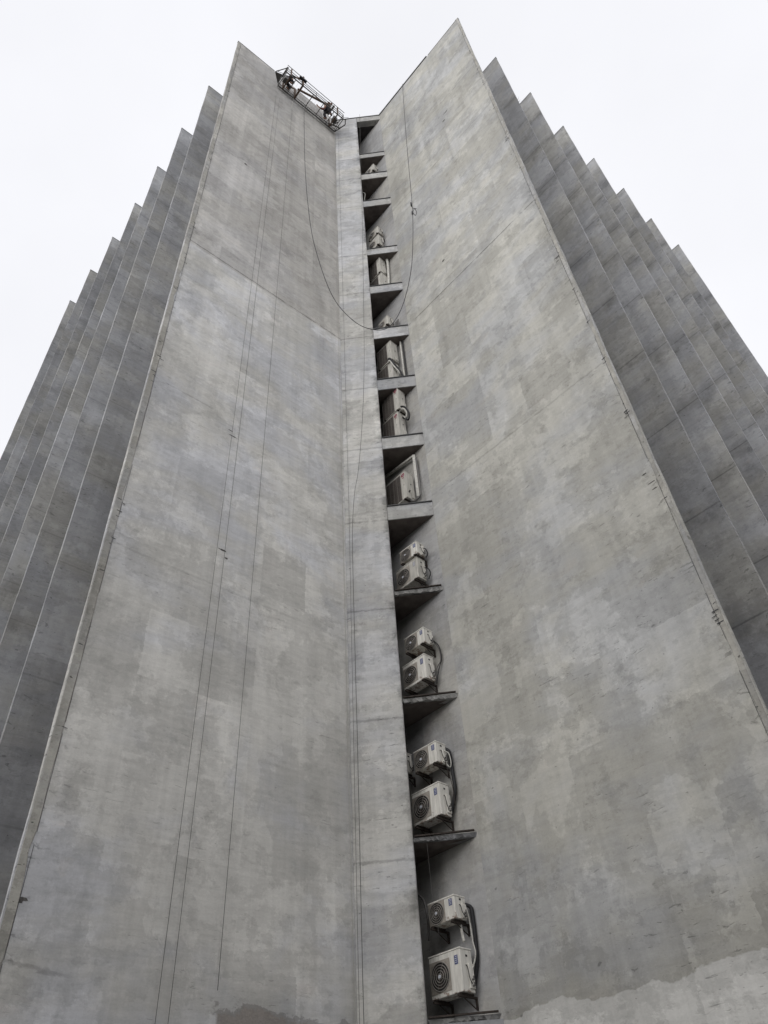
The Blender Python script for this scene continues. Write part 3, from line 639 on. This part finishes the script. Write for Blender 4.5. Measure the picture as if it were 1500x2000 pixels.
frame('stirrup', 'gond_rust', [((3.18, .03, .01), (3.18, GW, .01)), ((3.18, GW, .01), (3.18, GW, 1.0)), ((3.18, .03, .01), (3.18, .03, 1.0))], .06)
for x in (.20, 3.28):
    h_ = MB().box(tuple(J(x-.12, .50, .18)), tuple(J(x+.12, .22, .55)), .03).build('hoist', M['gond'], gon)
    MB().tube([J(x, .36, .55), J(x, .36, .72)], .09, 12).build('motor', M['black'], h_)
m = MB(); m.bar(J(-.45, .45, .05), J(-.06, .08, .05), .05); m.bar(J(-.45, .45, .05), J(-.1, .92, .05), .04); m.bar(J(-.42, .50, .06), J(-.06, .62, .06), .02)
q = [J(-.43, .45, .052), J(-.08, .12, .052), J(-.10, .55, .052)]; m.prism([(p.x, p.y) for p in q], .045, .06)
m.build('end_bracket', M['gond'], gon)
frame('end_bracket', 'gond', [((GL+.02, 0, 0), (GL+.24, .62, 0)), ((GL+.24, .62, 0), (GL+.1, GW+.05, .1)), ((GL-.5, .12, .04), (GL+.1, .30, .04)), ((GL-.35, .05, .04), (GL-.1, .5, .04))], .05)
MB().box(tuple(J(.72, GW+.13, RH-.02)), tuple(J(1.14, GW+.005, RH+.16)), .02).build('control_box', M['black'], gon)
frame('toe_board', 'steel', [((.05, .0, .06), (GL-.05, .0, .06))], .05)
t = tag(MB().bar(LP(3.6, .12, 46.3), LP(5.25, .80, 45.2), .09).build('steel_pole', M['gond_rust']), 'dark steel pole leaning from the roof edge across the work platform', 'pole')
for x, l in ((2.70, 'left'), (5.72, 'right')):
    rope('steel hoist wire from the roof to the '+l+' end of the work platform', [LP(x, .42, 46.9), LP(x, .42, 45.0)], .010, 'gond', 'wire', 'hoist_wire')
    frm = MB(); frm.bar(LP(x, -.9, 46.95), LP(x, .5, 46.95), .09); frm.bar(LP(x, -.85, 45.6), LP(x, -.85, 46.95), .08)
    tag(frm.build('davit_arm', M['gond']), l+' davit arm carrying the work platform over the roof edge', 'davit')
rope('short pale rope hanging below the middle stirrup of the platform', [LP(3.38, .12, 44.5), LP(3.30, .12, 42.0)], .010, 'ropepale')
rope('thin cable sagging from the platform end to the lintel', smooth_path([LP(5.8, .9, 45.3), CP(.3, .3, 46.2), CP(.75, .05, 46.7)]), .010, 'rope', 'cable')

# ------------------------------------------------------------------ workers
def person(label, org, rz, joints, edges, mat, clothing):
    t = thing('person', label, 'person', org, rz)
    def skin(name, pts, eds, material):
        me = bpy.data.meshes.new(name); me.from_pydata([p[:3] for p in pts], eds, []); o = bpy.data.objects.new(name, me); COL.objects.link(o)
        md = o.modifiers.new('skin', 'SKIN'); md.use_smooth_shade = True
        for i, p in enumerate(pts): me.skin_vertices[0].data[i].radius = (p[3], p[3]*(p[4] if len(p) > 4 else 1))
        me.skin_vertices[0].data[0].use_root = True
        o.modifiers.new('sub', 'SUBSURF').levels = 2
        dg = bpy.context.evaluated_depsgraph_get(); dg.update()
        nm = bpy.data.meshes.new_from_object(o.evaluated_get(dg)); bpy.data.objects.remove(o)
        nm.materials.clear(); nm.materials.append(material)
        r = bpy.data.objects.new(name, nm); COL.objects.link(r); r.parent = t; return r
    skin('body', joints, edges, mat)
    for nm, pts, eds, mm in clothing: skin(nm, pts, eds, mm)
    return t
def chain(n): return [(i, i+1) for i in range(n-1)]
def figure(label, org, rz, J, shirt, trousers):
    """J: joint positions (pelvis, chest, neck, head, shoulders, elbows, hands, hips, knees, feet), metres from the feet"""
    V = lambda k: J[k]
    pts = []; idx = {}
    def add(k, r, fl=1): idx[k] = len(pts); pts.append((*J[k], r, fl))
    add('pelvis', .12, .8); add('chest', .14, .75); add('neck', .055); add('head0', .075); add('head', .095); add('crown', .07)
    for s in 'lr':
        add('sh'+s, .06); add('el'+s, .043); add('ha'+s, .032); add('fi'+s, .036); add('tip'+s, .02)
        add('hip'+s, .085); add('kn'+s, .058); add('an'+s, .04); add('toe'+s, .04)
    E_ = [('pelvis', 'chest'), ('chest', 'neck'), ('neck', 'head0'), ('head0', 'head'), ('head', 'crown')]
    for s in 'lr': E_ += [('chest', 'sh'+s), ('sh'+s, 'el'+s), ('el'+s, 'ha'+s), ('ha'+s, 'fi'+s), ('fi'+s, 'tip'+s), ('pelvis', 'hip'+s), ('hip'+s, 'kn'+s), ('kn'+s, 'an'+s), ('an'+s, 'toe'+s)]
    ed = [(idx[a], idx[b]) for a, b in E_]
    sh = [(*J['pelvis'], .135, .8), (*J['chest'], .158, .78)]; se = [(0, 1)]
    for s in 'lr':
        n = len(sh); mid = [J['sh'+s][i]*.2+J['el'+s][i]*.8 for i in range(3)]
        sh += [(*J['sh'+s], .075), (*mid, .058)]; se += [(1, n), (n, n+1)]
    tr = [(*J['pelvis'], .140, .8)]; te = []
    for s in 'lr':
        n = len(tr); tr += [(*J['hip'+s], .10), (*J['kn'+s], .072), (*J['an'+s], .058)]; te += [(0, n), (n, n+1), (n+1, n+2)]
    hd = Vector(J['head']); cr_ = Vector(J['crown'])
    ha = [(*(hd*.35+cr_*.65), .098), (*(cr_+(cr_-hd)*.12), .07)]
    bo = []
    cl = [('shirt', sh, se, shirt), ('trousers', tr, te, trousers), ('hair', ha, [(0, 1)], M['hair'])]
    return person(label, org, rz, pts, ed, M['skin'], cl)
right_J = dict(pelvis=(0, 0, .93), chest=(-.06, 0, 1.30), neck=(-.09, 0, 1.46), head0=(-.10, 0, 1.54), head=(-.11, 0, 1.62), crown=(-.11, 0, 1.70),
    shl=(-.05, .19, 1.40), ell=(-.20, .30, 1.55), hal=(-.34, .36, 1.76), fil=(-.38, .36, 1.84), tipl=(-.42, .36, 1.88),
    shr=(-.05, -.19, 1.40), elr=(.10, -.32, 1.15), har=(.02, -.42, .95), fir=(-.02, -.44, .87), tipr=(-.04, -.44, .82),
    hipl=(-.01, .10, .88), knl=(-.06, .14, .48), anl=(.06, .15, .08), toel=(-.10, .17, .04),
    hipr=(.01, -.10, .88), knr=(.06, -.15, .48), anr=(.20, -.16, .08), toer=(.04, -.19, .04))
figure('worker in brown shirt standing with one arm raised at the right of the platform', LP(5.25, .45, GZ+.03), ang(dL), right_J, M['cloth_brown'], M['cloth_dark'])
left_J = dict(pelvis=(0, 0, .62), chest=(.16, 0, .98), neck=(.24, 0, 1.13), head0=(.27, 0, 1.20), head=(.30, 0, 1.27), crown=(.32, 0, 1.34),
    shl=(.18, .19, 1.06), ell=(.36, .24, .86), hal=(.54, .20, .92), fil=(.61, .19, .94), tipl=(.66, .19, .94),
    shr=(.18, -.19, 1.06), elr=(.44, -.30, 1.02), har=(.70, -.36, 1.08), fir=(.78, -.37, 1.09), tipr=(.84, -.37, 1.08),
    hipl=(.0, .10, .60), knl=(.36, .14, .46), anl=(.12, .15, .08), toel=(.28, .17, .04),
    hipr=(.0, -.10, .60), knr=(.36, -.15, .50), anr=(.14, -.16, .08), toer=(.30, -.18, .04))
figure('crouching worker in dark clothes reaching out at the left end of the platform', LP(2.72, .42, GZ+.03), ang(dL), left_J, M['cloth_dark'], M['cloth_dark'])

# ------------------------------------------------------------------ weeds on the right fins' tops
for k, sgn in ((2, 'second'), (5, 'fifth')):
    p = right_tips[k]+dR*.9+Vector((0, -.05)); m = MB()
    for i in range(9):
        a = random.uniform(0, 6.3); l = random.uniform(.25, .6); m.tube([(0, 0, 0), (.1*math.cos(a)*l, .1*math.sin(a)*l, l*.6), (.45*math.cos(a)*l, .45*math.sin(a)*l, l)], [.012, .009, .004], 5)
    o = m.build('weed', M['leaf']); o.location = (p.x, p.y, TOP+.03); tag(o, 'tiny weed on top of the '+('nearer' if k == 2 else 'farther')+' overgrown right fin', 'weed')

# ------------------------------------------------------------------ unseen blocks added around the camera to dim the low sky
def sky_blocker(label, lo, hi, h):
    c = ((lo[0]+hi[0])/2, (lo[1]+hi[1])/2, 0); t = thing('added_sky_blocker', label, 'building', c)
    w, d = (hi[0]-lo[0])/2, (hi[1]-lo[1])/2
    MB().box((-w, -d, 0), (w, d, h)).build('wall', M['render_wall'], t)
    MB().box((-w-.3, -d-.3, h+.002), (w+.3, d+.3, h+.9)).build('parapet', M['render_wall'], t)
    for k in range(int(h/3)-1):
        MB().box((-w-.05, -d-.05, 3.2+3*k+1), (w+.05, d+.05, 3.2+3*k+2.3)).build('window_band', M['pane'], t)
sky_blocker('broad unseen block added behind the viewer to dim the low sky', (-34, -56), (34, -34), 25)
sky_blocker('unseen block added left of the plaza to dim the low sky', (-70, -24), (-42, 14), 20)
sky_blocker('unseen block added right of the plaza to dim the low sky', (42, -24), (70, 16), 23)
